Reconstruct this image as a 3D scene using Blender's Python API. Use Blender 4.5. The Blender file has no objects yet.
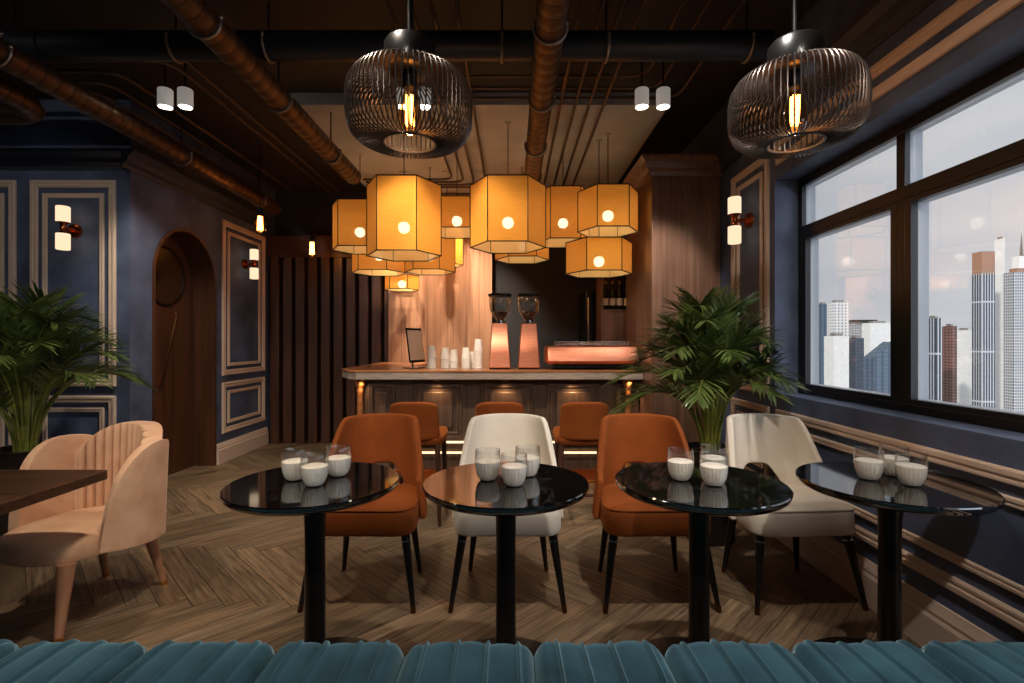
import bpy, bmesh, math, random
from math import pi, sin, cos, radians, sqrt
from mathutils import Vector, Matrix, Euler
rnd = random.Random(7)
C = bpy.context.scene.collection
sc = bpy.context.scene
CAMZ, FPX = 1.35, 500.0
def R(a): return radians(a)
def sg(v): return v/12.92 if v <= .04045 else ((v+.055)/1.055)**2.4
def srgb(r, g, b): return (sg(r/255), sg(g/255), sg(b/255), 1)

# ------------------------------------------------------------------ mesh builder
class MB:
    def __init__(s): s.v = []; s.f = []; s.uv = None; s.col = None
    def add(s, vs, fs):
        b = len(s.v); s.v += [tuple(v) for v in vs]; s.f += [tuple(i+b for i in f) for f in fs]; return s
    def box(s, x0, x1, y0, y1, z0, z1):
        return s.add([(x0,y0,z0),(x1,y0,z0),(x1,y1,z0),(x0,y1,z0),(x0,y0,z1),(x1,y0,z1),(x1,y1,z1),(x0,y1,z1)],
                     [(0,3,2,1),(4,5,6,7),(0,1,5,4),(1,2,6,5),(2,3,7,6),(3,0,4,7)])
    def ring_loft(s, rings, cap0=True, cap1=True, closed=False):
        n = len(rings[0]); vs = [p for r in rings for p in r]; fs = []
        m = len(rings)
        for i in range(m if closed else m-1):
            a = i*n; b = ((i+1) % m)*n
            for k in range(n):
                k2 = (k+1) % n; fs.append((a+k, a+k2, b+k2, b+k))
        if not closed:
            if cap0: fs.append(tuple(reversed(range(n))))
            if cap1: fs.append(tuple(range((m-1)*n, m*n)))
        return s.add(vs, fs)
    def tube(s, path, r, seg=10, closed=False, cap=True):
        P = [Vector(p) for p in path]; m = len(P)
        rr = r if isinstance(r, (list, tuple)) else [r]*m
        rings = []; up = None
        for i in range(m):
            if closed: t = P[(i+1) % m]-P[i-1]
            else: t = P[min(i+1, m-1)]-P[max(i-1, 0)]
            t.normalize()
            if up is None:
                up = Vector((0,0,1)) if abs(t.z) < .9 else Vector((1,0,0))
            a = t.cross(up); 
            if a.length < 1e-5: a = t.cross(Vector((0,1,0)))
            a.normalize(); b = a.cross(t).normalized(); up = b
            rings.append([P[i]+(a*cos(2*pi*k/seg)+b*sin(2*pi*k/seg))*rr[i] for k in range(seg)])
        return s.ring_loft(rings, cap, cap, closed)
    def cyl(s, p0, p1, r0, r1=None, seg=16): return s.tube([p0, p1], [r0, r0 if r1 is None else r1], seg)
    def lathe(s, prof, c=(0,0,0), seg=32, cap=True, flute=None):
        rings = []
        for (r, z) in prof:
            ring = []
            for k in range(seg):
                a = 2*pi*k/seg; q = r*(1+(flute(a, z) if flute else 0))
                ring.append((c[0]+q*cos(a), c[1]+q*sin(a), c[2]+z))
            rings.append(ring)
        return s.ring_loft(rings, cap, cap)
    def sphere(s, c, r, seg=14, rings=8, sz=1):
        pr = [(max(1e-4, r*sin(pi*i/rings)), -r*sz*cos(pi*i/rings)) for i in range(rings+1)]
        return s.lathe(pr, c, seg)
    def torus(s, c, R_, r, seg=32, sub=8, axis='z'):
        path = []
        for k in range(seg):
            a = 2*pi*k/seg
            if axis == 'z': path.append((c[0]+R_*cos(a), c[1]+R_*sin(a), c[2]))
            elif axis == 'y': path.append((c[0]+R_*cos(a), c[1], c[2]+R_*sin(a)))
            else: path.append((c[0], c[1]+R_*cos(a), c[2]+R_*sin(a)))
        return s.tube(path, r, sub, True)
    def grid(s, fn, nu, nv, wrapu=False):
        vs = [fn(i/(nu if wrapu else nu-1), j/(nv-1)) for j in range(nv) for i in range(nu)]
        fs = []
        for j in range(nv-1):
            for i in range(nu if wrapu else nu-1):
                i2 = (i+1) % nu
                fs.append((j*nu+i, j*nu+i2, (j+1)*nu+i2, (j+1)*nu+i))
        return s.add(vs, fs)
    def prism(s, poly, fn0, fn1):
        """poly = 2-D outline; fn0/fn1 place it at either end"""
        return s.ring_loft([[fn0(*p) for p in poly], [fn1(*p) for p in poly]])
    def build(s, name, mat, parent=None, smooth=40, bevel=0, bseg=2, sub=0, solid=0, off=0, normals=True):
        me = bpy.data.meshes.new(name); me.from_pydata(s.v, [], s.f)
        if normals:
            bm = bmesh.new(); bm.from_mesh(me); bmesh.ops.recalc_face_normals(bm, faces=bm.faces); bm.to_mesh(me); bm.free()
        me.materials.append(mat)
        o = bpy.data.objects.new(name, me); C.objects.link(o)
        if parent is not None: o.parent = parent
        if smooth:
            me.shade_smooth()
            if not sub: me.set_sharp_from_angle(angle=R(smooth))
        if solid:
            m = o.modifiers.new('solid', 'SOLIDIFY'); m.thickness = solid; m.offset = off
        if bevel:
            m = o.modifiers.new('bevel', 'BEVEL'); m.width = bevel; m.segments = bseg; m.limit_method = 'ANGLE'; m.angle_limit = R(40)
        if sub:
            m = o.modifiers.new('sub', 'SUBSURF'); m.levels = sub; m.render_levels = sub
        return o

def tag(o, label=None, cat=None, group=None, kind=None):
    if label: o['label'] = label
    if cat: o['category'] = cat
    if group: o['group'] = group
    if kind: o['kind'] = kind
    return o
def empty(name, loc=(0,0,0), rz=0, label=None, cat=None, group=None, kind=None):
    o = bpy.data.objects.new(name, None); C.objects.link(o)
    o.location = loc; o.rotation_euler = (0,0,rz); o.empty_display_size = .1
    return tag(o, label, cat, group, kind)
def copy_tree(o, parent=None):
    c = o.copy(); C.objects.link(c)
    if parent is not None: c.parent = parent
    for ch in list(o.children): copy_tree(ch, c)
    return c
def struct(o): o['kind'] = 'structure'; return o

# ------------------------------------------------------------------ materials
def mat(name, base=(.5,.5,.5,1), rough=.5, metal=0, **kw):
    m = bpy.data.materials.new(name); m.use_nodes = True
    p = m.node_tree.nodes['Principled BSDF']
    p.inputs['Base Color'].default_value = base; p.inputs['Roughness'].default_value = rough; p.inputs['Metallic'].default_value = metal
    for k, v in kw.items(): p.inputs[k].default_value = v
    return m
def nt(m): return m.node_tree.nodes, m.node_tree.links, m.node_tree.nodes['Principled BSDF']
def coord(m, scale=(1,1,1), kind='Object'):
    n, l, p = nt(m); tc = n.new('ShaderNodeTexCoord'); mp = n.new('ShaderNodeMapping')
    mp.inputs['Scale'].default_value = scale; l.new(tc.outputs[kind], mp.inputs[0]); return mp.outputs[0]
def noise_col(m, c1, c2, scale=4, detail=6, mscale=(1,1,1), lo=.35, hi=.65, bump=0, kind='Object', rough=.55, bdist=.01):
    n, l, p = nt(m); co = coord(m, mscale, kind)
    t = n.new('ShaderNodeTexNoise'); t.inputs['Scale'].default_value = scale; t.inputs['Detail'].default_value = detail; t.inputs['Roughness'].default_value = rough
    l.new(co, t.inputs['Vector'])
    r = n.new('ShaderNodeValToRGB'); r.color_ramp.elements[0].position = lo; r.color_ramp.elements[1].position = hi
    r.color_ramp.elements[0].color = c1; r.color_ramp.elements[1].color = c2
    l.new(t.outputs['Fac'], r.inputs[0]); l.new(r.outputs[0], p.inputs['Base Color'])
    if bump:
        b = n.new('ShaderNodeBump'); b.inputs['Strength'].default_value = bump; b.inputs['Distance'].default_value = bdist
        l.new(t.outputs['Fac'], b.inputs['Height']); l.new(b.outputs[0], p.inputs['Normal'])
    return m
def emis(name, col, strength):
    m = bpy.data.materials.new(name); m.use_nodes = True; n = m.node_tree.nodes; l = m.node_tree.links
    n.remove(n['Principled BSDF']); e = n.new('ShaderNodeEmission'); e.inputs[0].default_value = col; e.inputs[1].default_value = strength
    l.new(e.outputs[0], n['Material Output'].inputs[0]); return m
def thin_glass(name, tint=(1,1,1,1), refl=.08, rough=.02):
    m = bpy.data.materials.new(name); m.use_nodes = True; n = m.node_tree.nodes; l = m.node_tree.links
    n.remove(n['Principled BSDF'])
    t = n.new('ShaderNodeBsdfTransparent'); t.inputs[0].default_value = tint
    g = n.new('ShaderNodeBsdfGlossy'); g.inputs['Roughness'].default_value = rough
    f = n.new('ShaderNodeLayerWeight'); f.inputs['Blend'].default_value = .5
    pw = n.new('ShaderNodeMath'); pw.operation = 'POWER'; l.new(f.outputs['Facing'], pw.inputs[0]); pw.inputs[1].default_value = 2.4
    ma = n.new('ShaderNodeMath'); ma.operation = 'MULTIPLY_ADD'; l.new(pw.outputs[0], ma.inputs[0]); ma.inputs[1].default_value = .75; ma.inputs[2].default_value = refl*.4
    mx = n.new('ShaderNodeMixShader'); l.new(ma.outputs[0], mx.inputs[0]); l.new(t.outputs[0], mx.inputs[1]); l.new(g.outputs[0], mx.inputs[2])
    l.new(mx.outputs[0], n['Material Output'].inputs[0]); return m

M = {}
M['navy'] = noise_col(mat('navy_plaster', rough=.62), srgb(54,62,84), srgb(90,102,130), 3.2, 8, lo=.3, hi=.72, bump=.15)
M['trim'] = mat('blush_trim', srgb(205,180,160), .5)
M['skirt'] = mat('skirting_paint', srgb(205,182,166), .45)
M['ceiling'] = noise_col(mat('ceiling_paint', rough=.7), srgb(34,27,23), srgb(48,38,31), 2, 5)
M['soffit'] = noise_col(mat('soffit_plaster', rough=.7), srgb(160,158,156), srgb(180,178,176), 2.5, 6)
M['dark'] = mat('dark_paint', srgb(30,30,34), .6)
M['crown'] = mat('crown_paint', srgb(42,46,58), .5)
M['black'] = mat('black_metal', srgb(20,20,22), .35, .6)
M['blackwood'] = mat('black_lacquer', srgb(16,14,14), .28)
M['cage'] = mat('cage_metal', srgb(66,58,54), .36, .75)
M['bronze'] = mat('dark_bronze', srgb(96,66,42), .35, 1)
M['brass'] = mat('brass', srgb(205,150,80), .28, 1)
M['copper'] = noise_col(mat('brushed_copper', rough=.46, metal=1), srgb(202,130,104), srgb(216,144,116), 8, 4, (1,1,14))
M['copper2'] = mat('polished_copper', srgb(205,112,66), .2, 1)
M['chrome'] = mat('chrome', srgb(205,205,208), .15, 1)
M['steel'] = mat('galvanised_steel', srgb(150,140,130), .4, .9)
M['duct'] = mat('blue_black_duct', srgb(34,38,48), .45, .3)
def pipe_mat():
    m = mat('copper_duct', srgb(84,60,44), .44, .75); n, l, p = nt(m)
    co = coord(m); w = n.new('ShaderNodeTexWave'); w.bands_direction = 'Y'; w.inputs['Scale'].default_value = 3.2; w.inputs['Distortion'].default_value = 0
    l.new(co, w.inputs['Vector']); r = n.new('ShaderNodeValToRGB'); r.color_ramp.elements[0].position = .0; r.color_ramp.elements[1].position = .06
    r.color_ramp.elements[0].color = srgb(50,32,22); r.color_ramp.elements[1].color = srgb(86,62,46)
    l.new(w.outputs['Fac'], r.inputs[0]); l.new(r.outputs[0], p.inputs['Base Color'])
    b = n.new('ShaderNodeBump'); b.inputs['Strength'].default_value = .4; b.inputs['Distance'].default_value = .01
    l.new(w.outputs['Fac'], b.inputs['Height']); l.new(b.outputs[0], p.inputs['Normal']); return m
M['pipe'] = pipe_mat()
M['conduit'] = mat('conduit', srgb(92,74,60), .45, .6)
def wood(name, c1, c2, mscale, rough=.4, coat=0, scale=3, bump=.08):
    m = mat(name, rough=rough)
    noise_col(m, c1, c2, scale, 9, mscale, .3, .72, bump, bdist=.004)
    nt(m)[2].inputs['Coat Weight'].default_value = coat; nt(m)[2].inputs['Coat Roughness'].default_value = .18
    return m
M['panelwood'] = wood('walnut_panel', srgb(92,66,52), srgb(134,98,78), (9,9,.35), .33, .5)
M['litwood'] = wood('lit_walnut_panel', srgb(146,108,86), srgb(188,146,120), (9,9,.35), .3, .6)  # same walnut as the pier, downlight brightness painted into its colour
M['barwood'] = wood('bar_wood', srgb(66,50,42), srgb(98,76,62), (10,10,.4), .4, .3)
M['slat'] = wood('slat_wood', srgb(58,35,25), srgb(86,54,38), (8,8,.35), .42, .15)
M['doorwood'] = wood('door_wood', srgb(58,33,20), srgb(88,51,31), (7,7,.3), .42, .15)
M['topwood'] = wood('table_walnut', srgb(38,22,15), srgb(80,48,31), (.6,9,9), .35, .3)
M['countertop'] = wood('countertop_wood', srgb(150,92,52), srgb(186,124,76), (.5,9,9), .3, .6)
M['counteredge'] = noise_col(mat('counter_edge_metal', rough=.38, metal=.6), srgb(196,178,162), srgb(226,208,192), 3, 3, (3,3,30))
M['legwood'] = wood('stool_leg_wood', srgb(60,38,28), srgb(84,54,40), (9,9,.5), .4)
def velvet(name, c1, c2, sheen=.6, tint=None, scale=5, rough=.85, bump=.06):
    m = mat(name, rough=rough); noise_col(m, c1, c2, scale, 5, lo=.3, hi=.7, bump=bump)
    p = nt(m)[2]; p.inputs['Sheen Weight'].default_value = sheen; p.inputs['Sheen Roughness'].default_value = .4
    if tint: p.inputs['Sheen Tint'].default_value = tint
    p.inputs['Specular IOR Level'].default_value = .2
    return m
M['rust'] = velvet('rust_velvet', srgb(120,58,18), srgb(140,70,25), .25, srgb(255,160,90))
M['cream'] = velvet('cream_fabric', srgb(214,202,184), srgb(226,214,198), .15)
M['teal'] = velvet('teal_velvet', srgb(24,52,64), srgb(42,78,92), .8, srgb(170,210,225), 7)
M['beige'] = velvet('beige_velvet', srgb(196,148,114), srgb(222,180,146), .5, srgb(255,225,200), 6)
M['beigewood'] = mat('beige_leg', srgb(170,122,92), .4)
M['marble'] = None
def marble():
    m = mat('black_marble', srgb(9,9,10), .06); n, l, p = nt(m); co = coord(m)
    t = n.new('ShaderNodeTexNoise'); t.inputs['Scale'].default_value = 3.2; t.inputs['Detail'].default_value = 10; t.inputs['Roughness'].default_value = .6; t.inputs['Distortion'].default_value = .6
    l.new(co, t.inputs['Vector']); r = n.new('ShaderNodeValToRGB'); e = r.color_ramp.elements
    e[0].position = .492; e[0].color = srgb(8,8,9); e[1].position = .508; e[1].color = srgb(8,8,9); k = e.new(.5); k.color = srgb(46,46,48)
    l.new(t.outputs['Fac'], r.inputs[0]); l.new(r.outputs[0], p.inputs['Base Color']); p.inputs['IOR'].default_value = 2.3; return m
M['marble'] = marble()
M['glass'] = thin_glass('clear_glass', (.95,.96,.96,1), .12)
M['pane'] = thin_glass('window_glass', (.96,.97,.98,1), .06)
M['amber'] = thin_glass('amber_glass', (1,.74,.42,1), .12)
M['smoke'] = thin_glass('smoked_glass', (.55,.42,.32,1), .15)
M['milk'] = noise_col(mat('white_wax', rough=.4), srgb(226,214,198), srgb(240,230,216), 30, 3)
M['cup'] = mat('white_paper', srgb(236,228,218), .6)
M['label'] = mat('blank_label', srgb(215,200,180), .6)
M['bottle'] = mat('bottle_glass', srgb(26,20,14), .1)
M['bean'] = noise_col(mat('coffee_beans', rough=.45), srgb(28,14,8), srgb(64,34,20), 60, 2, bump=.5)
M['screen'] = mat('tablet_screen_reflection', srgb(212,188,168), .3)  # pale pink reflection on the tablet screen painted as its base colour
M['leaf'] = noise_col(mat('palm_leaf', rough=.3), srgb(38,54,22), srgb(108,124,62), 6, 3, lo=.3, hi=.75)
M['stem'] = noise_col(mat('palm_stem', rough=.5), srgb(92,100,34), srgb(140,140,56), 5, 3)
M['soil'] = noise_col(mat('soil', rough=.9), srgb(30,22,16), srgb(60,44,32), 40, 4, bump=.6)
M['planter'] = mat('planter', srgb(40,30,26), .4)
M['sash_out'] = mat('grey_aluminium', srgb(176,180,186), .5)
M['sash_in'] = mat('black_window_frame', srgb(9,8,8), .4)
M['bulbglow'] = emis('bulb_glow', (1,.80,.52,1), 16)
M['filament'] = emis('filament', (1,.42,.10,1), 22)
M['sconceglow'] = emis('sconce_glow', (1,.74,.48,1), 1.15)
M['spotglow'] = emis('spot_glow', (1,.90,.72,1), 25)
M['ledglow'] = emis('led_glow', (1,.72,.42,1), 1.8)
def lantern_mat():
    m = bpy.data.materials.new('lantern_fabric'); m.use_nodes = True; n = m.node_tree.nodes; l = m.node_tree.links
    n.remove(n['Principled BSDF'])
    co = coord_raw(m, (1,1,1)); t = n.new('ShaderNodeTexNoise'); t.inputs['Scale'].default_value = 90; t.inputs['Detail'].default_value = 2
    mp = n.new('ShaderNodeMapping'); mp.inputs['Scale'].default_value = (.1,.1,1); l.new(co, mp.inputs[0]); l.new(mp.outputs[0], t.inputs['Vector'])
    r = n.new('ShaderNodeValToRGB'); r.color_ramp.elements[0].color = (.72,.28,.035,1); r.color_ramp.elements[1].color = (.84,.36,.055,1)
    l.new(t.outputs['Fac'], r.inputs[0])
    ge = n.new('ShaderNodeNewGeometry'); li = n.new('ShaderNodeMix'); li.data_type = 'RGBA'; l.new(ge.outputs['Backfacing'], li.inputs[0]); l.new(r.outputs[0], li.inputs[6]); li.inputs[7].default_value = (.95,.66,.27,1)  # paler inner face stands in for bulb light inside the shade
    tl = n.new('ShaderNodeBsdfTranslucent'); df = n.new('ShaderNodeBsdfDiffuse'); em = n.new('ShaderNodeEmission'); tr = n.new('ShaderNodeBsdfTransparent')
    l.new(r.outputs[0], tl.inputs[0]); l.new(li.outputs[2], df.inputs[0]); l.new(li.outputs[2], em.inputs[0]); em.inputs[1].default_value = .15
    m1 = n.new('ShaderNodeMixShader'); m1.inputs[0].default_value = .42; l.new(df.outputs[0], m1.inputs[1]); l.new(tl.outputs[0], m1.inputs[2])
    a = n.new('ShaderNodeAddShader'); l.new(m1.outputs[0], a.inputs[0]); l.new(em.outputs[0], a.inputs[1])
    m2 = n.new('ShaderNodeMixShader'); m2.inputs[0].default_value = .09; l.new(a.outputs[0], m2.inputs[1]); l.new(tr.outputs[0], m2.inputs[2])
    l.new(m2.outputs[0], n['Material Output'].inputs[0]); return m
def coord_raw(m, scale):
    n = m.node_tree.nodes; tc = n.new('ShaderNodeTexCoord'); return tc.outputs['Object']
M['lantern'] = lantern_mat()
def floor_mat():
    m = mat('oak_herringbone', rough=.42); n, l, p = nt(m)
    uv = n.new('ShaderNodeTexCoord').outputs['UV']
    mp = n.new('ShaderNodeMapping'); mp.inputs['Scale'].default_value = (1.4,22,1); l.new(uv, mp.inputs[0])
    t = n.new('ShaderNodeTexNoise'); t.inputs['Scale'].default_value = 2.2; t.inputs['Detail'].default_value = 9; t.inputs['Roughness'].default_value = .62; t.inputs['Distortion'].default_value = .5
    l.new(mp.outputs[0], t.inputs['Vector'])
    r = n.new('ShaderNodeValToRGB'); e = r.color_ramp.elements; e[0].position = .3; e[0].color = srgb(66,52,40); e[1].position = .72; e[1].color = srgb(152,126,98)
    l.new(t.outputs['Fac'], r.inputs[0])
    at = n.new('ShaderNodeVertexColor'); at.layer_name = 'plank'
    mx = n.new('ShaderNodeMix'); mx.data_type = 'RGBA'; mx.blend_type = 'MULTIPLY'; mx.inputs[0].default_value = 1
    l.new(r.outputs[0], mx.inputs[6]); l.new(at.outputs[0], mx.inputs[7]); l.new(mx.outputs[2], p.inputs['Base Color'])
    b = n.new('ShaderNodeBump'); b.inputs['Strength'].default_value = .12; b.inputs['Distance'].default_value = .004
    l.new(t.outputs['Fac'], b.inputs['Height']); l.new(b.outputs[0], p.inputs['Normal']); return m
M['floor'] = floor_mat()

# ------------------------------------------------------------------ camera, world
cam = bpy.data.objects.new('camera', bpy.data.cameras.new('camera')); C.objects.link(cam)
cam.location = (0,0,CAMZ); cam.rotation_euler = (R(90),0,0)
cam.data.sensor_width = 36; cam.data.lens = FPX/1024*36; cam.data.clip_start = .05; cam.data.clip_end = 5000
sc.camera = cam
sc.view_settings.view_transform = 'Standard'; sc.view_settings.look = 'None'; sc.view_settings.gamma = 1; sc.view_settings.exposure = 0
sc.view_settings.use_curve_mapping = False
w = bpy.data.worlds.new('sky'); sc.world = w; w.use_nodes = True
wn, wl = w.node_tree.nodes, w.node_tree.links
bg = wn['Background']; tc = wn.new('ShaderNodeTexCoord'); mp = wn.new('ShaderNodeMapping'); mp.inputs['Scale'].default_value = (1.5,1.5,5)
tx = wn.new('ShaderNodeTexNoise'); tx.inputs['Scale'].default_value = 2.2; tx.inputs['Detail'].default_value = 6
rp = wn.new('ShaderNodeValToRGB'); rp.color_ramp.elements[0].position = .42; rp.color_ramp.elements[1].position = .68
rp.color_ramp.elements[0].color = srgb(212,214,220); rp.color_ramp.elements[1].color = srgb(228,227,228)
wl.new(tc.outputs['Generated'], mp.inputs[0]); wl.new(mp.outputs[0], tx.inputs['Vector']); wl.new(tx.outputs['Fac'], rp.inputs[0]); wl.new(rp.outputs[0], bg.inputs[0])
bg.inputs[1].default_value = 1.0
def light(name, kind, loc, energy, col=(1,.8,.6), **kw):
    d = bpy.data.lights.new(name, kind); d.energy = energy; d.color = col
    for k, v in kw.items(): setattr(d, k, v)
    o = bpy.data.objects.new(name, d); C.objects.link(o); o.location = loc; return o
def aim(o, t): o.rotation_euler = (Vector(t)-o.location).to_track_quat('-Z', 'Y').to_euler()

# ------------------------------------------------------------------ room shell
XR, XL, YA, YB, CH = 1.84, -3.24, 4.24, 6.85, 3.4
XW, YR = -6.0, -3.0
# floor: herringbone boards
fl = MB(); uvs = []; cols = []
L_, W_ = .952, .119; s2 = sqrt(.5); Y0 = 3.22; X0 = -2.3
def plank(u0, u1, v0, v1, along_u):
    g = .0016; u0 += g; u1 -= g; v0 += g; v1 -= g
    pts = []
    for (u, v) in ((u0,v0),(u1,v0),(u1,v1),(u0,v1)):
        pts.append((X0+(u+v)*s2, Y0+(v-u)*s2))
    if max(p[0] for p in pts) < -4.9 or min(p[0] for p in pts) > 2.0 or max(p[1] for p in pts) < .6 or min(p[1] for p in pts) > 6.8: return
    b = len(fl.v); fl.v += [(x,y,0) for x,y in pts]; fl.f.append((b,b+1,b+2,b+3))
    ou, ov = rnd.uniform(0,50), rnd.uniform(0,50); l = u1-u0; h = v1-v0
    q = [(0,0),(l,0),(l,h),(0,h)] if along_u else [(0,0),(0,l),(h,l),(h,0)]
    for a in q: uvs.append((a[0]+ou, a[1]+ov))
    k = rnd.uniform(.62,1.1); t = rnd.uniform(-.04,.04)
    for _ in range(4): cols.append((k*(1+t),k,k*(1-t),1))
nn = 8
for m in range(-6, 7):
    for k in range(-120, 121):
        ux = m*2*L_
        plank(ux+k*W_, ux+k*W_+L_, k*W_, (k+1)*W_, True)
        plank(ux+L_+k*W_, ux+L_+(k+1)*W_, (k+1)*W_-L_, (k+1)*W_, False)
fo = fl.build('floor', M['floor'], smooth=0)
fo.data.uv_layers.new(name='UVMap'); fo.data.color_attributes.new('plank', 'FLOAT_COLOR', 'CORNER')
ul = fo.data.uv_layers['UVMap']; ca = fo.data.color_attributes['plank']
# recalc may flip winding, so write by vertex order
vu = {i: uvs[i] for i in range(len(uvs))}
for lp in fo.data.loops:
    ul.data[lp.index].uv = vu[lp.vertex_index]; ca.data[lp.index].color = cols[lp.vertex_index]
struct(fo)
struct(MB().box(XW-.1, XR+.3, YR-.1, YB+.3, -.06, -.002).build('floor_base', mat('floor_gap', srgb(26,20,16), .8)))
struct(MB().box(XW-.1, XR+.3, YR-.1, YB+.3, CH, CH+.1).build('ceiling', M['ceiling']))
struct(MB().box(-1.85, 1.30, 4.12, 6.75, 3.30, CH).build('ceiling_bar', M['soffit']))
# right wall round the window opening
WY0, WY1, WZ0, WZ1 = -2.8, 3.5, .99, 2.48
rw = MB()
rw.box(XR, XR+.26, YR, YB+.2, 0, WZ0); rw.box(XR, XR+.26, YR, YB+.2, WZ1, CH)
rw.box(XR, XR+.26, WY1, YB+.2, WZ0, WZ1); rw.box(XR, XR+.26, YR, WY0, WZ0, WZ1)
struct(rw.build('wall_right', M['navy'], smooth=0))
struct(MB().box(XW, XL-.1, YA, YA+.15, 0, CH).build('wall_left', M['navy'], smooth=0))
struct(MB().box(XW-.1, XW, YR, YA+.15, 0, CH).build('wall_far_left', M['navy'], smooth=0))
struct(MB().box(XW-.1, XR+.26, YR-.1, YR, 0, CH).build('wall_rear', M['navy'], smooth=0))
struct(MB().box(-5, XR+.3, YB, YB+.15, 0, CH).build('wall_back', mat('charcoal_plaster', srgb(46,48,56), .6), smooth=0))
# side wall with arched opening
AY0, AY1, AS = 4.5, 5.45, 1.985; AR = (AY1-AY0)/2; AC = (AY0+AY1)/2
arc = [(AC+AR*cos(pi-pi*i/24), AS+AR*sin(pi-pi*i/24)) for i in range(25)]
struct(MB().box(XL-.1, XL, YA-.0, YA+.1495, 0, CH).build('wall_corner', M['navy'], smooth=0))
def archwall(x0, x1, ya, yb, h):
    out = [(ya,0),(AY0,0)] + arc + [(AY1,0),(yb,0),(yb,h),(ya,h)]
    m = MB(); n = len(out)
    # top strip columns as quads so no concave n-gon is needed
    seq = [(ya,0)]+[(AY0,0)]
    for x in (x0, x1):
        pass
    V = []; F = []
    def q(a, b, c, d): 
        i = len(V); V.extend([a,b,c,d]); F.append((i,i+1,i+2,i+3))
    for x in (x0, x1):
        q((x,ya,0),(x,AY0,0),(x,AY0,h),(x,ya,h)); q((x,AY1,0),(x,yb,0),(x,yb,h),(x,AY1,h))
        for i in range(24):
            q((x,arc[i][0],arc[i][1]),(x,arc[i+1][0],arc[i+1][1]),(x,arc[i+1][0],h),(x,arc[i][0],h))
    m.add(V, F); return m
o = archwall(XL-.1, XL, YA+.149, YB, CH)
struct(o.build('wall_alcove', M['navy'], smooth=0))
struct(MB().box(-4.0, -3.85, YA+.15, YB, 0, CH).build('wall_alcove_rear', M['dark'], smooth=0))
# arch door: lining, leaf, round window, handle
door = struct(empty('door_1', (XL, AC, 0)))
lin = MB()
path = [(AY0-AC,0)]+[(a-AC,b) for a,b in arc]+[(AY1-AC,0)]
def arch_band(xa, xb, r_in, r_out):
    m = MB(); rings = []
    P = [(-1,0)]+[(cos(pi-pi*i/28), None, sin(pi-pi*i/28)) for i in range(29)]+[(1,0)]
    for p in P:
        if len(p) == 2:
            a, b = (p[0]*r_in, 0), (p[0]*r_out, 0)
        else:
            a, b = (p[0]*r_in, AS+p[2]*r_in), (p[0]*r_out, AS+p[2]*r_out)
        rings.append([(xa,a[0],a[1]),(xa,b[0],b[1]),(xb,b[0],b[1]),(xb,a[0],a[1])])
    m.ring_loft(rings); return m
arch_band(-.30, .015, AR-.025, AR).build('door_lining', M['doorwood'], door, smooth=40)
lf = MB(); r0 = AR-.03
poly = [(-r0,0)]+[(r0*cos(pi-pi*i/24), AS+r0*sin(pi-pi*i/24)) for i in range(25)]+[(r0,0)]
lf.prism(poly, lambda a, b: (-.27,a,b), lambda a, b: (-.22,a,b)); lf.build('door_leaf', M['doorwood'], door)
MB().torus((-.215,0,2.0), .29, .012, 40, 8, 'x').build('door_window_ring', M['black'], door)
MB().cyl((-.225,0,2.0), (-.214,0,2.0), .285, seg=40).build('door_window', mat('door_smoked_glass', srgb(58,36,22), .2), door)
MB().tube([(-.20,-.1,.90),(-.185,-.09,.95),(-.185,.13,1.60),(-.20,.14,1.65)], .0055, 8).build('door_handle', M['bronze'], door)

# mouldings
def frame_rect(plane, at, a0, a1, z0, z1, wd, dp):
    """raised rectangular moulding on a wall. plane 'x+': wall facing +X at x=at (a = y); 'x-': facing -X; 'y-': facing -Y (a = x)"""
    def P(a, z, d):
        if plane == 'x+': return (at+d, a, z)
        if plane == 'x-': return (at-d, a, z)
        return (a, at-d, z)
    cs = [(a0,z0,1,1),(a1,z0,-1,1),(a1,z1,-1,-1),(a0,z1,1,-1)]
    prof = [(0,0),(0,dp*.75),(wd*.12,dp),(wd*.42,dp),(wd*.5,dp*.62),(wd*.6,dp*.62),(wd*.7,dp*.85),(wd*.88,dp*.85),(wd,dp*.4),(wd,0)]
    m = MB(); rings = [[P(a+sa*t, z+sz*t, d) for (t, d) in prof] for (a, z, sa, sz) in cs]
    m.ring_loft(rings, closed=True); return m
tn = [0]
def trim(mb, name='trim', mt='trim', smooth=25):
    tn[0] += 1; return struct(mb.build(f'{name}_{tn[0]}', M[mt], smooth=smooth))
# left wall facing the camera
for (a0, a1) in ((-4.075,-3.355), (-4.93,-4.20)):
    trim(frame_rect('y-', YA, a0, a1, .97, 2.715, .06, .022)); trim(frame_rect('y-', YA, a0+.10, a1-.10, 1.07, 2.605, .038, .016))
    trim(frame_rect('y-', YA, a0, a1, .32, .89, .06, .022)); trim(frame_rect('y-', YA, a0+.10, a1-.10, .42, .79, .038, .016))
# side wall beyond the arch
trim(frame_rect('x+', XL, 5.58, 6.53, .97, 2.715, .06, .022)); trim(frame_rect('x+', XL, 5.69, 6.42, 1.07, 2.605, .038, .016))
trim(frame_rect('x+', XL, 5.58, 6.53, .32, .89, .06, .022)); trim(frame_rect('x+', XL, 5.69, 6.42, .42, .79, .038, .016))
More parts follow.
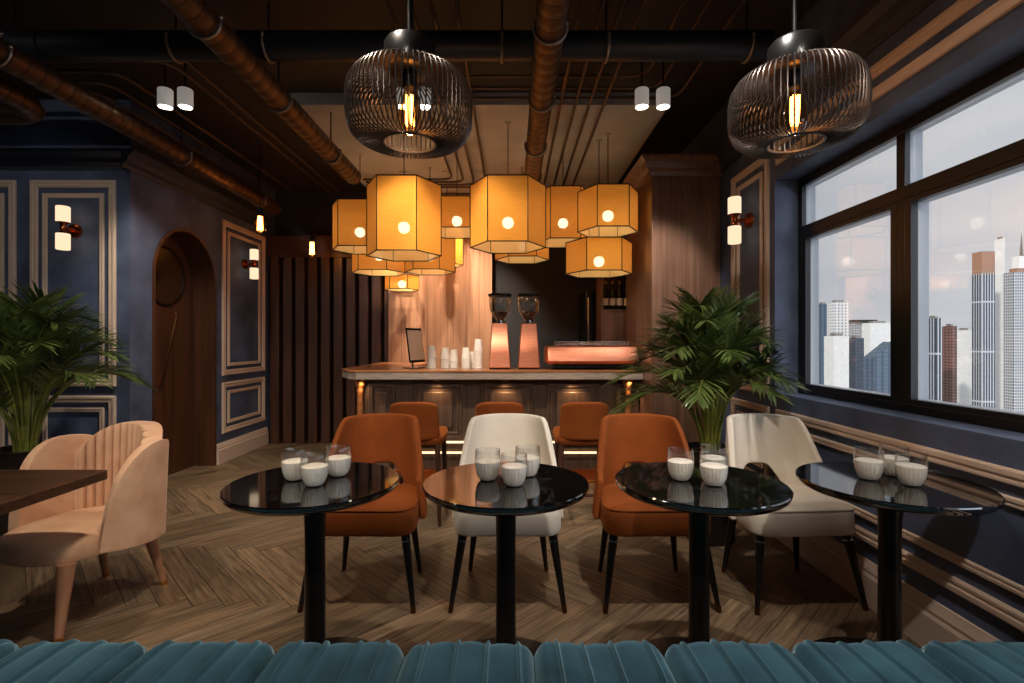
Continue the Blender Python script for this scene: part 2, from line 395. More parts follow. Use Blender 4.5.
# right wall
trim(frame_rect('x-', XR, 3.57, 4.16, .97, 2.70, .05, .022)); trim(frame_rect('x-', XR, 3.66, 4.07, 1.06, 2.60, .035, .016))
trim(frame_rect('x-', XR, 3.57, 4.16, .32, .885, .05, .022)); trim(frame_rect('x-', XR, 3.66, 4.07, .42, .79, .035, .016))
trim(frame_rect('x-', XR, -1.2, 3.46, .313, .883, .06, .022)); trim(frame_rect('x-', XR, -1.1, 3.36, .432, .78, .038, .016))
trim(frame_rect('x-', XR, -1.2, 3.46, 2.57, 2.745, .062, .022))
# baseboards and crowns (profile a = distance from wall, b = height)
BB = [(0,0),(.028,0),(.028,.15),(.02,.165),(.022,.18),(.014,.20),(.008,.222),(0,.224)]
CR = [(0,0),(.012,0),(.02,.03),(.05,.05),(.06,.09),(.10,.125),(.105,.15),(0,.15)]
def run(name, prof, kind, at, s, e, z, mt):
    m = MB()
    if kind == 'x-': m.prism(prof, lambda a, b: (at-a, s, z+b), lambda a, b: (at-a, e, z+b))
    elif kind == 'x+': m.prism(prof, lambda a, b: (at+a, s, z+b), lambda a, b: (at+a, e, z+b))
    else: m.prism(prof, lambda a, b: (s, at-a, z+b), lambda a, b: (e, at-a, z+b))
    return struct(m.build(name, M[mt], smooth=25))
run('baseboard_right', BB, 'x-', XR, YR, 4.4, 0, 'skirt')
run('baseboard_left', BB, 'y-', YA, XW, XL, 0, 'skirt')
run('baseboard_alcove', BB, 'x+', XL, 5.48, 6.6, 0, 'skirt')
run('trim_crown_right', CR, 'x-', XR, YR, 4.4, 2.83, 'crown')
run('trim_crown_left', CR, 'y-', YA, XW, XL, 2.80, 'crown')
run('trim_crown_alcove', CR, 'x+', XL, YA-.1, 6.6, 2.80, 'crown')

# window
win = struct(empty('window_1', (2.0, 0, 0)))
ym = [3.5, 2.58, 1.69, .80, -.09, -.98, -1.87, -2.8]
fr = MB(); fo2 = MB()
def wbar(y0, y1, z0, z1, nm):
    MB().box(.003 if 'mullion' in nm else (.0015 if 'jamb' in nm else 0), .035, y0, y1, z0, z1).build(nm, M['sash_in'], win, bevel=.004)
    MB().box(.035, .10, y0+.004, y1-.004, z0+.004, z1-.004).build(nm+'_outer', M['sash_out'], win)
wbar(-2.8, 3.5, .99, 1.035, 'window_rail'); wbar(-2.8, 3.5, 2.42, 2.48, 'window_head'); wbar(-2.8, 3.5, 2.075, 2.145, 'window_transom')
wbar(3.455, 3.5, .99, 2.48, 'window_jamb')
for y in ym[1:-1]: wbar(y-.028, y+.028, .99, 2.48, 'window_mullion')
for i in range(7):
    a, b = ym[i+1], ym[i]
    a += .028; b -= .028 if i else .045
    t = .04
    m = MB(); m2 = MB()
    def ring(m, x0, x1, e=0):
        cs = [(a+e,1.035+e),(b-e,1.035+e),(b-e,2.075-e),(a+e,2.075-e)]; ci = [(a+t,1.035+.025),(b-t,1.035+.025),(b-t,2.075-.025),(a+t,2.075-.025)]
        m.ring_loft([[(x0,)+cs[k],(x1,)+cs[k],(x1,)+ci[k],(x0,)+ci[k]] for k in range(4)], closed=True)
    ring(m, .004, .04); m.build('window_sash', M['sash_in'], win, smooth=0)
    ring(m2, .04, .095); m2.build('window_sash_outer', M['sash_out'], win, smooth=0)
    MB().box(.050, .056, a+t-.01, b-t+.01, 1.05, 2.06).build('window_pane', M['pane'], win, smooth=0)
    MB().box(.050, .056, a, b, 2.145, 2.42).build('window_pane', M['pane'], win, smooth=0)

# ------------------------------------------------------------------ wood column at the right of the bar
col = empty('wood_column', (0,0,0), 0, 'tall brown wood pier behind the right palm, with a crown at its top', 'column')
MB().box(1.23, XR-.002, 4.40, 5.40, 0, 2.80).build('shaft', M['panelwood'], col, bevel=.006)
m = MB(); rings = []
for (a, b) in CR+[(0,.15)][:0]:
    pass
prof = [(0,0),(.015,0),(.03,.04),(.06,.06),(.08,.11),(.115,.14),(.115,.16)]
m.ring_loft([[(1.23-a,4.40-a,2.80+b),(XR-.002,4.40-a,2.80+b),(XR-.002,5.40,2.80+b),(1.23-a,5.40,2.80+b)] for (a,b) in prof])
m.build('crown', M['panelwood'], col, smooth=25)
frame_rect('y-', 4.40, 1.50, 1.79, .30, 2.66, .03, .012).build('panel_moulding', M['panelwood'], col, smooth=25)
MB().box(1.222, XR-.004, 4.388, 4.42, 0, .16).build('plinth', M['panelwood'], col, bevel=.004)

# ------------------------------------------------------------------ slatted partition and back panel
sl = empty('slatted_screen', (0,6.66,0), 0, 'dark wood vertical slat screen at the back left beside the bar', 'screen')
x = -3.2; i = 0
while x < -1.66:
    MB().box(x, x+.115, -.05, .05, 0, 2.46).build('slat', M['slat'], sl, bevel=.004); x += .168
MB().box(-3.235, -1.62, -.06, .10, 2.46, 2.75).build('header', M['slat'], sl, bevel=.005)
pn = empty('wall_panelling', (0,0,0), 0, 'glossy brown wood panelling lit behind the paper cups on the bar', 'panelling')
k = 0
for q in range(8):
    a = -1.62+q*.17
    MB().box(a, a+.168, 6.55+(.004 if q % 2 else 0), 6.62, 0, 3.28).build('board', M['litwood'], pn, bevel=.003)

# ------------------------------------------------------------------ bar counter
bar = empty('bar_counter', (0,4.8,0), 0, 'dark wood panelled bar front with warm downlights, behind the rust stools', 'bar')
BX0, BX1 = -1.42, 1.222
MB().box(BX0, BX1, .02, .50, 0, .99).build('body', M['barwood'], bar, bevel=.004)
MB().box(-1.64, -1.10, .50, 1.74, 0, .99).build('return_body', M['barwood'], bar, bevel=.004)
MB().box(BX0-.01, BX1, -.005, .04, 0, .12).build('plinth', M['copper2'], bar, bevel=.004)
for (a, b) in ((-1.386,-1.12),(-.946,-.478),(-.306,.20),(.335,.851)):
    frame_rect('y-', .02, a, b, .43, .955, .05, .028).build('front_panel', M['barwood'], bar, smooth=25)
    MB().box(a+.09, b-.09, .0, .02, .52, .865).build('panel_field', M['barwood'], bar, bevel=.01)
frame_rect('y-', .02, 1.0, 1.215, .43, .955, .035, .02).build('front_panel', M['barwood'], bar, smooth=25)
for xx in (-1.455, 1.11):
    pm = MB()
    pm.lathe([(.045,.0),(.045,.1),(.034,.12),(.03,.16),(.028,.86),(.034,.885),(.03,.90),(.034,.915),(.048,.935),(.05,.95),(.05,.99)], (xx,-.015,0), 24)
    pm.build('pilaster', M['countertop'], bar)
for z in (.385,.285):
    MB().box(BX0, BX1, .0, .02, z-.012, z+.012).build('light_strip', M['ledglow'], bar)
    MB().box(BX0, BX1, -.02, .0, z+.014, z+.022).build('strip_cover', M['brass'], bar)
# worktop: L shaped slab with a chamfered corner
top = empty('countertop', (0,0,0), 0, 'bar worktop with a pale metal edge carrying cups, grinders and copper machine', 'worktop')
tp = [(1.228,4.66),(-1.46,4.66),(-1.56,4.72),(-1.70,4.98),(-1.70,6.545),(-1.08,6.545),(-1.08,5.32),(1.228,5.32)]
a = MB(); a.prism(tp, lambda x, y: (x,y,1.062), lambda x, y: (x,y,1.08)); a.build('top_board', M['countertop'], top, smooth=0, bevel=.003)
tq = [(1.228,4.668),(-1.456,4.668),(-1.552,4.726),(-1.692,4.985),(-1.692,6.545),(-1.09,6.545),(-1.09,5.31),(1.228,5.31)]
a = MB(); a.prism(tq, lambda x, y: (x,y,.992), lambda x, y: (x,y,1.062)); a.build('edge_band', M['counteredge'], top, smooth=0, bevel=.008)
for xx, e in ((-.717,1),(-.067,1),(.58,1),(-1.42,.6),(1.11,.7)):
    MB().cyl((xx,-.08,.978),(xx,-.08,.991),.03,.03,20).build('downlight', M['brass'], bar)
    lo = light('bar_downlight', 'SPOT', (xx,4.72,.972), 5.5*e, (1,.62,.30), spot_size=R(120), spot_blend=.8, shadow_soft_size=.015)
    aim(lo, (xx,4.80,.55))
CT = 1.08
# paper cups: each cup an object, nested upside down
def cup_mesh():
    m = MB(); m.lathe([(.044,0),(.046,.004),(.044,.008),(.033,.118),(.031,.122),(.0005,.122)], (0,0,0), 20, cap=False); return m
cup0 = None
stacks = [(-.805,5.02,6,'nearest the till'),(-.675,5.06,5,'second from the till'),(-.595,5.10,4,'third from the till'),(-.462,5.02,5,'just left of the tallest stack'),(-.415,5.12,3,'low behind the two right stacks'),(-.335,4.98,9,'beside the left grinder, the tallest')]
for (x, y, n, txt) in stacks:
    for k in range(n):
        if cup0 is None:
            cup0 = cup_mesh().build('paper_cup', M['cup'], solid=.0007); o = cup0
        else:
            o = cup0.copy(); C.objects.link(o)
        o.location = (x,y,CT+.0008+k*.0215)
        pos = 'top' if k == n-1 else ('bottom' if k == 0 else 'middle')
        tag(o, f'{pos} white paper cup of the upturned stack {txt}', 'cup', 'paper cups in the ' + txt)
# grinders
def grinder(x, y, lab):
    g = empty('coffee_grinder', (x,y,CT), 0, lab, 'coffee grinder', 'coffee grinders on the bar')
    m = MB(); m.ring_loft([[(-a,-b,z),(a,-b,z),(a,b,z),(-a,b,z)] for a,b,z in ((.105,.11,.012),(.108,.112,.02),(.076,.085,.44),(.07,.08,.448))])
    m.build('body', M['copper'], g, smooth=20, bevel=.012, bseg=3)
    MB().box(-.1,.1,-.105,.105,0,.014).build('foot', M['black'], g)
    MB().lathe([(.05,.447),(.05,.462),(.035,.466),(.035,.49)], (0,0,0), 20).build('collar', M['chrome'], g)
    MB().lathe([(.036,.48),(.05,.50),(.098,.575),(.11,.72)], (0,0,0), 28, cap=False).build('hopper', M['glass'], g, solid=.004)
    MB().lathe([(.034,.484),(.047,.505),(.08,.556),(.0005,.572)], (0,0,0), 24).build('beans', M['bean'], g)
    MB().lathe([(.112,.718),(.118,.722),(.118,.738),(.04,.748),(.0005,.75)], (0,0,0), 28).build('lid', M['black'], g)
grinder(-.12, 4.95, 'copper coffee grinder with glass hopper, nearer the paper cups')
grinder(.165, 4.95, 'copper coffee grinder with glass hopper, nearer the copper espresso machine')
# espresso machine
em = empty('espresso_machine', (.77,4.98,CT), 0, 'long low brushed copper espresso machine on the right of the bar', 'espresso machine')
m = MB(); pr = [(-.20,.05),(-.235,.065),(-.25,.085),(-.245,.11),(-.205,.195),(-.19,.215),(-.16,.225),(.19,.225),(.21,.20),(.21,.05)]
rings = []
for (xx, s) in ((-.44,.86),(-.425,.97),(-.40,1),(.40,1),(.425,.97),(.44,.86)):
    rings.append([(xx, y*s, .13+(z-.13)*s) for (y, z) in pr])
m.ring_loft(rings); m.build('body', M['copper'], em, smooth=30)
MB().box(-.37,.37,-.18,.18,.012,.055).build('base', M['black'], em, bevel=.006)
for sx in (-.33,.33):
    for sy in (-.14,.14): MB().lathe([(.022,0),(.026,.003),(.02,.014)], (sx,sy,0), 14).build('foot', M['chrome'], em)
for kz in (.238,.252,.266): MB().tube([(-.36,-.15,kz),(.36,-.15,kz)], .0045, 8).build('cup_rail', M['chrome'], em)
for sx in (-.36,-.12,.12,.36): MB().cyl((sx,-.15,.22),(sx,-.15,.272),.005,.005,8).build('rail_post', M['chrome'], em)
MB().tube([(.43,-.10,.17),(.47,-.12,.165),(.49,-.14,.14)], .012, 10).build('steam_knob', M['copper2'], em)
# till tablet
tb = empty('till_tablet', (-.945,5.03,CT), R(67), 'slim till tablet on a stand at the left of the bar', 'tablet')
m = MB(); m.box(-.135,.135,-.006,.006,.06,.41)
o = m.build('tablet', M['black'], tb, bevel=.005); o.rotation_euler = (R(-8),0,0)
m = MB(); m.box(-.123,.123,-.0085,-.006,.085,.385); s = m.build('screen', M['screen'], o)
m = MB(); m.tube([(0,.06,.012),(0,.078,.15),(0,.056,.25)], .011, 8); m.build('stand', M['chrome'], tb)
MB().box(-.09,.09,-.03,.12,0,.014).build('base', M['chrome'], tb, bevel=.004)
# cabinet with bottles, fridge
shf = empty('bottle_cabinet', (0,5.50,0), 0, 'brown wood cabinet with an open bottle shelf behind the right end of the bar', 'cabinet')
SX0, SX1 = .985, 1.66
MB().box(SX0,SX1,.33,.36,0,2.6).build('back_panel', M['panelwood'], shf)
MB().box(SX0,SX0+.02,0,.33,0,2.6).build('side_panel', M['panelwood'], shf); MB().box(SX1-.02,SX1,0,.33,0,2.6).build('side_panel', M['panelwood'], shf)
for z in (1.68,2.10,2.58): MB().box(SX0+.02,SX1-.02,.005,.33,z,z+.022).build('shelf', M['panelwood'], shf)
MB().box(SX0+.022,SX1-.022,0,.02,.1,1.675).build('door', M['panelwood'], shf, bevel=.004)
bt0 = None
for q, (x, lab) in enumerate(((1.045,'dark bottle at the left end of the cabinet shelf, pale label'),(1.125,'second dark bottle on the cabinet shelf from the left'),(1.205,'third dark bottle on the cabinet shelf from the left'),(1.285,'fourth dark bottle on the cabinet shelf, nearest the wood pier'))):
    if bt0 is None:
        b = empty('bottle', (0,0,0)); bt0 = b
        MB().lathe([(.03,0),(.034,.006),(.034,.19),(.03,.215),(.013,.25),(.012,.30),(.015,.305),(.015,.32),(.0005,.321)], (0,0,0), 20).build('glass', M['bottle'], b)
        MB().lathe([(.0347,.05),(.0347,.13)], (0,0,0), 20, cap=False).build('paper_label', M['label'], b)
        MB().lathe([(.0155,.29),(.0155,.323),(.0005,.3235)], (0,0,0), 16).build('cap', M['brass'], b)
    else: b = copy_tree(bt0)
    b.location = (x,5.60,1.703); tag(b, lab, 'bottle', 'bottles on the cabinet shelf')
fg = empty('refrigerator', (.885,6.0,0), 0, 'tall black refrigerator with steel handle behind the espresso machine', 'refrigerator')
MB().box(0,.6,.03,.6,.04,1.95).build('body', M['black'], fg, bevel=.006); MB().box(.004,.596,0,.03,.10,1.945).build('door', mat('fridge_door', srgb(14,14,16), .15), fg, bevel=.004)
MB().tube([(.03,-.0,1.2),(.03,-.03,1.22),(.03,-.03,1.86),(.03,-.0,1.88)], .012, 10).build('handle', M['chrome'], fg)
MB().box(.11,.118,-.002,.002,.3,1.9).build('trim_strip', M['chrome'], fg)
MB().box(.02,.58,.03,.55,0,.04).build('base', M['black'], fg)

# ------------------------------------------------------------------ lanterns over the bar
LN = [ # cx, W px, top y, bottom y, depth, label
 (404,74,175,250,4.45,'big tall hexagonal amber lantern hanging front left, its upper half overlapping a smaller one'),
 (508,75,175,241,4.45,'big tall hexagonal amber lantern hanging at the centre of the bar'),
 (360,55,199,245.5,5.2,'leftmost hexagonal amber lantern of the bar cluster'),
 (457,60,196,227,5.0,'hexagonal amber lantern between the two big ones, bulb showing below its rim'),
 (563,57,186,238,5.2,'tall amber lantern just right of the big central one'),
 (608,60,184,226,4.7,'rightmost hexagonal amber lantern, hanging high beside the wood pier'),
 (599,66,237,270,4.85,'lower right amber lantern hanging below the rightmost one, above the bottles'),
 (379,54,226,269.5,5.85,'low amber lantern under the leftmost one'),
 (430,50,228,269,5.6,'low amber lantern half hidden behind the big left one'),
 (402,34,274,288.5,6.33,'smallest amber lantern, hanging lowest in front of the panelling'),
 (522,54,220,256,5.6,'low amber lantern mostly hidden behind the big central one'),
 (447,32,225,263,6.25,'small back amber lantern seen below the gap between the two big ones')]
for i, (cx, W, yt, yb, Z, lab) in enumerate(LN):
    Rr = W/2*Z/FPX; ap = .866*Rr; zf = Z-ap
    z1 = CAMZ+(341.5-yt)*zf/FPX; z0 = CAMZ+(341.5-yb)*zf/FPX; X = (cx-512)*Z/FPX
    z1 = min(z1, 3.2)
    t = empty('lantern', (X,Z,z0), 0, lab, 'lantern', 'hexagonal lanterns over the bar')
    h = z1-z0; hexp = [(Rr*cos(pi/3*k), Rr*sin(pi/3*k)) for k in range(6)]
    m = MB(); m.ring_loft([[(x,y,z) for x,y in hexp] for z in (0,h)], False, False); m.build('shade', M['lantern'], t, smooth=0)
    m = MB()
    wf = .0045
    for k in range(6):
        p, q = hexp[k], hexp[(k+1) % 6]; e = 1.006
        m.tube([(p[0]*e,p[1]*e,-.003),(p[0]*e,p[1]*e,h+.003)], wf, 6)
        for z in (0,h): m.tube([(p[0]*e,p[1]*e,z),(q[0]*e,q[1]*e,z)], wf*1.2, 6)
    for k in range(3):
        p, q = hexp[k], hexp[k+3]; m.tube([(p[0],p[1],h),(0,0,h+.004),(q[0],q[1],h)], wf*.8, 6)
    m.build('wire_frame', M['black'], t)
    zb = h*.40
    MB().sphere((0,0,zb), .052, 16, 10).build('bulb', M['bulbglow'], t)
    MB().lathe([(.02,zb+.045),(.024,zb+.06),(.024,zb+.12),(.008,zb+.13)], (0,0,0), 14).build('socket', M['black'], t)
    m = MB(); m.tube([(0,0,zb+.13),(0,0,3.30-z0-.002)], .004, 6); m.build('cord', M['black'], t)
    MB().lathe([(.022,3.30-z0-.012),(.026,3.30-z0-.001)], (0,0,0), 18).build('ceiling_rose', M['soffit'], t)

# ------------------------------------------------------------------ wire cage pendants
def pendant(x, y, zb, lab):
    t = empty('cage_pendant', (x,y,zb), 0, lab, 'pendant lamp', 'wire cage pendants')
    H = .30
    prof = [(.106,.0),(.16,-.002),(.205,.008),(.237,.035),(.253,.075),(.257,.12),(.257,.18),(.249,.222),(.228,.256),(.185,.282),(.125,.295),(.085,.297)]
    # smooth the rib curve
    pts = []
    for i in range(len(prof)-1):
        for k in range(2): 
            f = k/2; pts.append((prof[i][0]*(1-f)+prof[i+1][0]*f, prof[i][1]*(1-f)+prof[i+1][1]*f))
    pts.append(prof[-1])
    m = MB(); n = 72
    for k in range(n):
        a = 2*pi*k/n; m.tube([(r*cos(a), r*sin(a), z) for r, z in pts], .0034, 5)
    m.torus((0,0,0), .106, .006, 40, 8); m.torus((0,0,.297), .085, .006, 32, 8)
    m.build('wire_cage', M['cage'], t)
    MB().lathe([(.087,.292),(.10,.298),(.105,.31),(.105,.40),(.095,.415),(.03,.42)], (0,0,0), 32).build('cap', M['blackwood'], t)
    MB().lathe([(.024,.225),(.03,.23),(.03,.30)], (0,0,0), 18).build('socket', M['black'], t)
    MB().lathe([(.02,.235),(.028,.20),(.040,.15),(.047,.105),(.046,.075),(.036,.048),(.02,.034),(.0005,.031)], (0,0,0), 24, cap=False).build('bulb', M['amber'], t)
    m = MB()
    for k in range(4):
        a = pi/4+k*pi/2; m.tube([(.013*cos(a),.013*sin(a),.195),(.015*cos(a),.015*sin(a),.075)], .006, 6)
    m.build('filament', M['filament'], t)
    MB().cyl((0,0,.30),(0,0,CH-zb-.01),.012,.012,12).build('rod', M['black'], t)
    MB().lathe([(.06,CH-zb-.03),(.06,CH-zb-.001)], (0,0,0), 24).build('ceiling_rose', M['black'], t)
    light('pendant_bulb', 'POINT', (x,y,zb+.02), 5, (1,.6,.3), shadow_soft_size=.03)
pendant(-.425, 2.08, 2.176, 'black wire cage pendant with glowing filament bulb, nearer the middle of the room')
pendant(1.178, 2.08, 2.176, 'black wire cage pendant with glowing filament bulb, hanging beside the window')
# small bare bulbs in the passage
for (x, y, z, lab) in ((-2.62,5.2,2.47,'bare filament bulb hanging in front of the side wall sconce'),(-2.44,6.1,2.38,'bare filament bulb hanging in front of the wood slats')):
    t = empty('bare_bulb', (x,y,z), 0, lab, 'light bulb', 'bare bulbs in the passage')
    MB().lathe([(.022,.22),(.036,.17),(.058,.11),(.064,.075),(.056,.03),(.034,.008),(.0005,0)], (0,0,0), 24, cap=False).build('glass', M['amber'], t)
    m = MB()
    for k in range(4):
        a = k*pi/2; m.tube([(.016*cos(a),.016*sin(a),.18),(.022*cos(a),.022*sin(a),.035)], .009, 6)
    m.build('filament', M['filament'], t)
    MB().lathe([(.024,.18),(.028,.19),(.028,.26),(.01,.27)], (0,0,0), 16).build('socket', M['black'], t)
    MB().cyl((0,0,.26),(0,0,CH-z-.001),.004,.004,6).build('cord', M['black'], t)

# ------------------------------------------------------------------ wall sconces
def sconce(loc, rz, side, lab):
    """local: wall at y=0, room towards -y"""
    t = empty('wall_sconce', loc, rz, lab, 'wall lamp', 'twin cylinder wall lamps')
    d = -.12
    for z0, z1 in ((.047,.178),(-.178,-.047)):
        MB().lathe([(.044,z0),(.048,z0+.004),(.048,z1-.004),(.044,z1)], (0,d,0), 28).build('glass_shade', M['sconceglow'], t)
    MB().lathe([(.05,-.047),(.03,-.04),(.02,-.02),(.02,.02),(.03,.04),(.05,.047)], (0,d,0), 20).build('holder', M['copper2'], t)
    MB().cyl((0,-.01,0),(0,d,0),.014,.014,12).build('arm', M['copper2'], t)
    MB().cyl((0,-.001,0),(0,-.022,0),.06,.055,28).build('back_plate', M['copper2'], t)
    return t
sconce((-3.70,YA,2.285), 0, 1, 'twin cylinder copper wall lamp on the left wall panel, above the left palm')
sconce((XL,6.05,2.285), R(90), 1, 'twin cylinder wall lamp on the side wall beyond the arched door')
sconce((XR,3.865,2.285), R(-90), 1, 'twin cylinder wall lamp between the wood pier and the window')

# ------------------------------------------------------------------ ceiling spots
def spot(x, y, zb, energy, lab=None, size=70, target=None, col=(1,.82,.60)):
    t = empty('ceiling_spotlight', (x,y,zb), 0, lab, 'spotlight', 'white ceiling spotlights')
    MB().lathe([(.040,.012),(.046,0),(.05,.003),(.05,.125),(.046,.13),(.0005,.131)], (0,0,0), 24, cap=False).build('can', mat('spot_can', srgb(235,232,226), .5) if 'spot_can' not in bpy.data.materials else bpy.data.materials['spot_can'], t); nt(bpy.data.materials['spot_can'])[2].inputs['Emission Color'].default_value = (1,.93,.84,1); nt(bpy.data.materials['spot_can'])[2].inputs['Emission Strength'].default_value = .18
    MB().cyl((0,0,.012),(0,0,.016),.04,.04,20).build('lens', M['spotglow'], t)
    MB().cyl((0,0,.128),(0,0,CH-zb-.001),.007,.007,8).build('stem', M['black'], t)
    lo = light('spot_beam', 'SPOT', (x,y,zb-.01), energy, col, spot_size=R(size), spot_blend=.7, shadow_soft_size=.05)
    aim(lo, target or (x,y,0))
SP = 110; NW = (1,.88,.72)
spot(-2.51,3.62,3.045,SP,'left hand white ceiling spotlight of the left pair', 70, (-3.24,5.0,.6), NW); spot(-2.365,3.62,3.045,SP,'right hand white ceiling spotlight of the left pair', 70, (-2.4,4.4,0), NW)
spot(-.785,3.62,3.045,SP*1.1,'white ceiling spotlight behind the middle cage pendant, left of its pair', 80, (-.9,4.75,.8), NW); spot(-.63,3.62,3.045,SP*1.1,'white ceiling spotlight seen through the middle cage pendant, right of its pair', 80, (.2,4.75,.8), NW)
spot(.94,3.62,3.045,SP*.5,'left hand white ceiling spotlight of the right pair', 70, (.9,4.75,.8), NW); spot(1.095,3.62,3.045,SP*1.1,'right hand white ceiling spotlight of the right pair', 40, (1.38,4.4,1.8), (1,.94,.88))
for x in (-2.3,-.75,.75):
    spot(x, 1.9, 3.2, 125 if x < .5 else 170, 'white ceiling spotlight over the front tables, above the picture', 80, (x if x < .5 else 1.25,2.5,0), NW if x < .5 else (1,.93,.86))
for x in (-3.4,-1.3,-.6,.8):  # unseen lamps added behind the camera to brighten surfaces facing it
    spot(x, -.4, 3.2, 130 if x < .5 else 220, 'added unseen ceiling spotlight behind the banquette, above the picture', 60, ((-2.0 if x < -1 else x*1.05) if x < .5 else 1.6,3.0,.7) if x > -3 else (-3.9,4.2,1.5), (1,.92,.82))

# ------------------------------------------------------------------ pipes
def clamp(parent, c, r, axis):
    m = MB(); path = []
    for k in range(17):
        a = -pi*1.08+pi*1.16*k/16-.0
        if axis == 'y': path.append((c[0]+(r+.006)*cos(a), c[1], c[2]+(r+.006)*sin(a)))
        else: path.append((c[0], c[1]+(r+.006)*cos(a), c[2]+(r+.006)*sin(a)))
    m.tube(path, .008, 8)
    for p in (path[0], path[-1]): m.sphere(p, .014, 8, 6)
    m.build('clamp', M['steel'], parent)
    mm = MB(); mm.cyl((c[0],c[1],c[2]+r-.01),(c[0],c[1],CH-.001),.006,.006,8); mm.build('hanger', M['black'], parent)
def duct(name, lab, path, r, mt, clamps, axis):
    t = empty(name, path[0], 0, lab, 'pipe'); o = Vector(path[0])
    P = [tuple(Vector(p)-o) for p in path]
    MB().tube(P, r, 24).build('pipe_body', M[mt], t)
    for c in clamps: clamp(t, tuple(Vector(c)-o)[:2]+(path[0][2]-o.z,), r, axis) if False else clampw(t, c, o, r, axis)
    return t
def clampw(t, c, o, r, axis):
    m = MB(); path = []
    for k in range(17):
        a = -pi*1.08+pi*1.16*k/16
        if axis == 'y': path.append((c[0]-o.x+(r+.006)*cos(a), c[1]-o.y, c[2]-o.z+(r+.006)*sin(a)))
        else: path.append((c[0]-o.x, c[1]-o.y+(r+.006)*cos(a), c[2]-o.z+(r+.006)*sin(a)))
    m.tube(path, .009, 8)
    for p in (path[0], path[-1]): m.sphere(p, .014, 8, 6)
    m.build('clamp', M['steel'], t)
    mm = MB(); mm.cyl((c[0]-o.x,c[1]-o.y,c[2]-o.z+r-.01),(c[0]-o.x,c[1]-o.y,CH-o.z-.001),.006,.006,8); mm.build('hanger', M['black'], t)
DZ = CAMZ+1.6
yc = lambda X, px: X*FPX/(px-512)
duct('ventilation_duct', 'thick blue black duct running across the whole ceiling', [(-4.8,3.02,3.135),(1.55,3.02,3.135)], .082, 'duct', [(x,3.02,3.135) for x in (-3.0,-2.03,-1.47,-.62,-.06,.57,1.42)], 'x')
duct('copper_pipe', 'copper pipe running front to back above the middle of the bar', [(.195,.8,DZ),(.195,5.1,DZ)], .078, 'pipe', [(.195,y,DZ) for y in (2.55,3.3,4.1,4.85)], 'y')
duct('copper_pipe', 'copper pipe slanting left of the middle cage pendant', [(-1.54,.8,DZ),(-1.54,4.85,DZ)], .078, 'pipe', [(-1.54,y,DZ) for y in (2.5,3.3,4.25)], 'y')
duct('copper_pipe', 'copper pipe nearest the left wall, running over the left spotlights', [(-2.84,1.2,DZ),(-2.84,6.0,DZ)], .078, 'pipe', [(-2.84,y,DZ) for y in (2.75,4.3,5.6)], 'y')
el = [(-3.24+.3*0,1.4,DZ),(-3.24,3.2,DZ),(-3.26,3.36,DZ),(-3.33,3.47,DZ),(-3.45,3.52,DZ),(-4.8,3.53,DZ)]
duct('elbow_pipe', 'short dark elbow pipe in the upper left corner', el, .07, 'pipe', [(-3.24,2.6,DZ)], 'y')
CZ = 3.262
def conduit(path, lab, r=.013):
    P = [Vector(p) for p in path]; out = [P[0]]
    for i in range(1, len(P)-1):
        a, b, c = P[i-1], P[i], P[i+1]; d1 = (a-b).normalized(); d2 = (c-b).normalized(); rr = .16
        for k in range(7):
            f = k/6; p = (b+d1*rr)*(1-f)**2+b*2*f*(1-f)+(b+d2*rr)*f**2; out.append(p)
    out.append(P[-1]); o = out[0]
    t = empty('conduit', o, 0, lab, 'conduit', 'thin conduits under the ceiling')
    MB().tube([tuple(p-o) for p in out], r, 10).build('tube', M['conduit'], t)
H = CZ-CAMZ
for q, k in enumerate((.205,.268,.327,.388)):
    conduit([(k*H,1.0,CZ),(k*H,6.3,CZ)], 'straight thin conduit right of the central copper pipe, %s from it' % ('first','second','third','fourth')[q])
for q, (k, y) in enumerate(((.515,3.66),(.588,3.83),(.69,3.99))):
    conduit([(k*H,1.0,CZ+.03),(k*H,y,CZ+.03),(-1.2,y,CZ+.03)], 'thin conduit bending left above the right spotlights, %s bend' % ('nearest','middle','farthest')[q], .011)
for q, k in enumerate((-.365,-.302,-.24,-.165)):
    conduit([(k*H,1.0,CZ),(k*H,5.9+.1*q,CZ),(-1.75,5.9+.1*q,CZ)] , 'thin conduit above the middle cage pendant that bends left, %s' % ('outermost','second from outside','third from outside','innermost')[q])
for q, (k, y0) in enumerate(((-1.16,3.28),(-1.22,3.40),(-1.46,3.54),(-1.56,3.68),(-1.66,3.82))):
    conduit([(-4.6,y0,CZ),(k*H,y0,CZ),(k*H,6.4,CZ)], 'thin conduit left of the slanting copper pipe, %s from it' % ('first','second','third','fourth','fifth')[q])

# ------------------------------------------------------------------ round tables with glasses
TH = .80; TY = 1.97
def table(x, lab):
    t = empty('round_table', (x,TY,0), 0, lab, 'table', 'round black cafe tables')
    MB().lathe([(.0005,-.045),(.29,-.036),(.305,-.033),(.318,-.024),(.3235,-.013),(.325,-.004),(.321,0),(.0005,0)], (0,0,TH), 64, cap=False).build('tabletop', M['marble'], t)
    MB().lathe([(.045,.03),(.042,.05),(.04,.2),(.038,.55),(.04,.66),(.05,.73),(.07,.755),(.085,.765)], (0,0,0), 28).build('pedestal', M['blackwood'], t)
    MB().lathe([(.29,0),(.30,.004),(.30,.010),(.28,.018),(.10,.026),(.05,.034)], (0,0,0), 48).build('base_plate', M['blackwood'], t)
TX = (-.776,-.024,.737,1.488)
for x, lab in zip(TX, ('leftmost round black marble pedestal table','round black marble table in front of the white centre chair','round black marble table in front of the right rust chair','round black marble table against the window wall')): table(x, lab)
tum = None
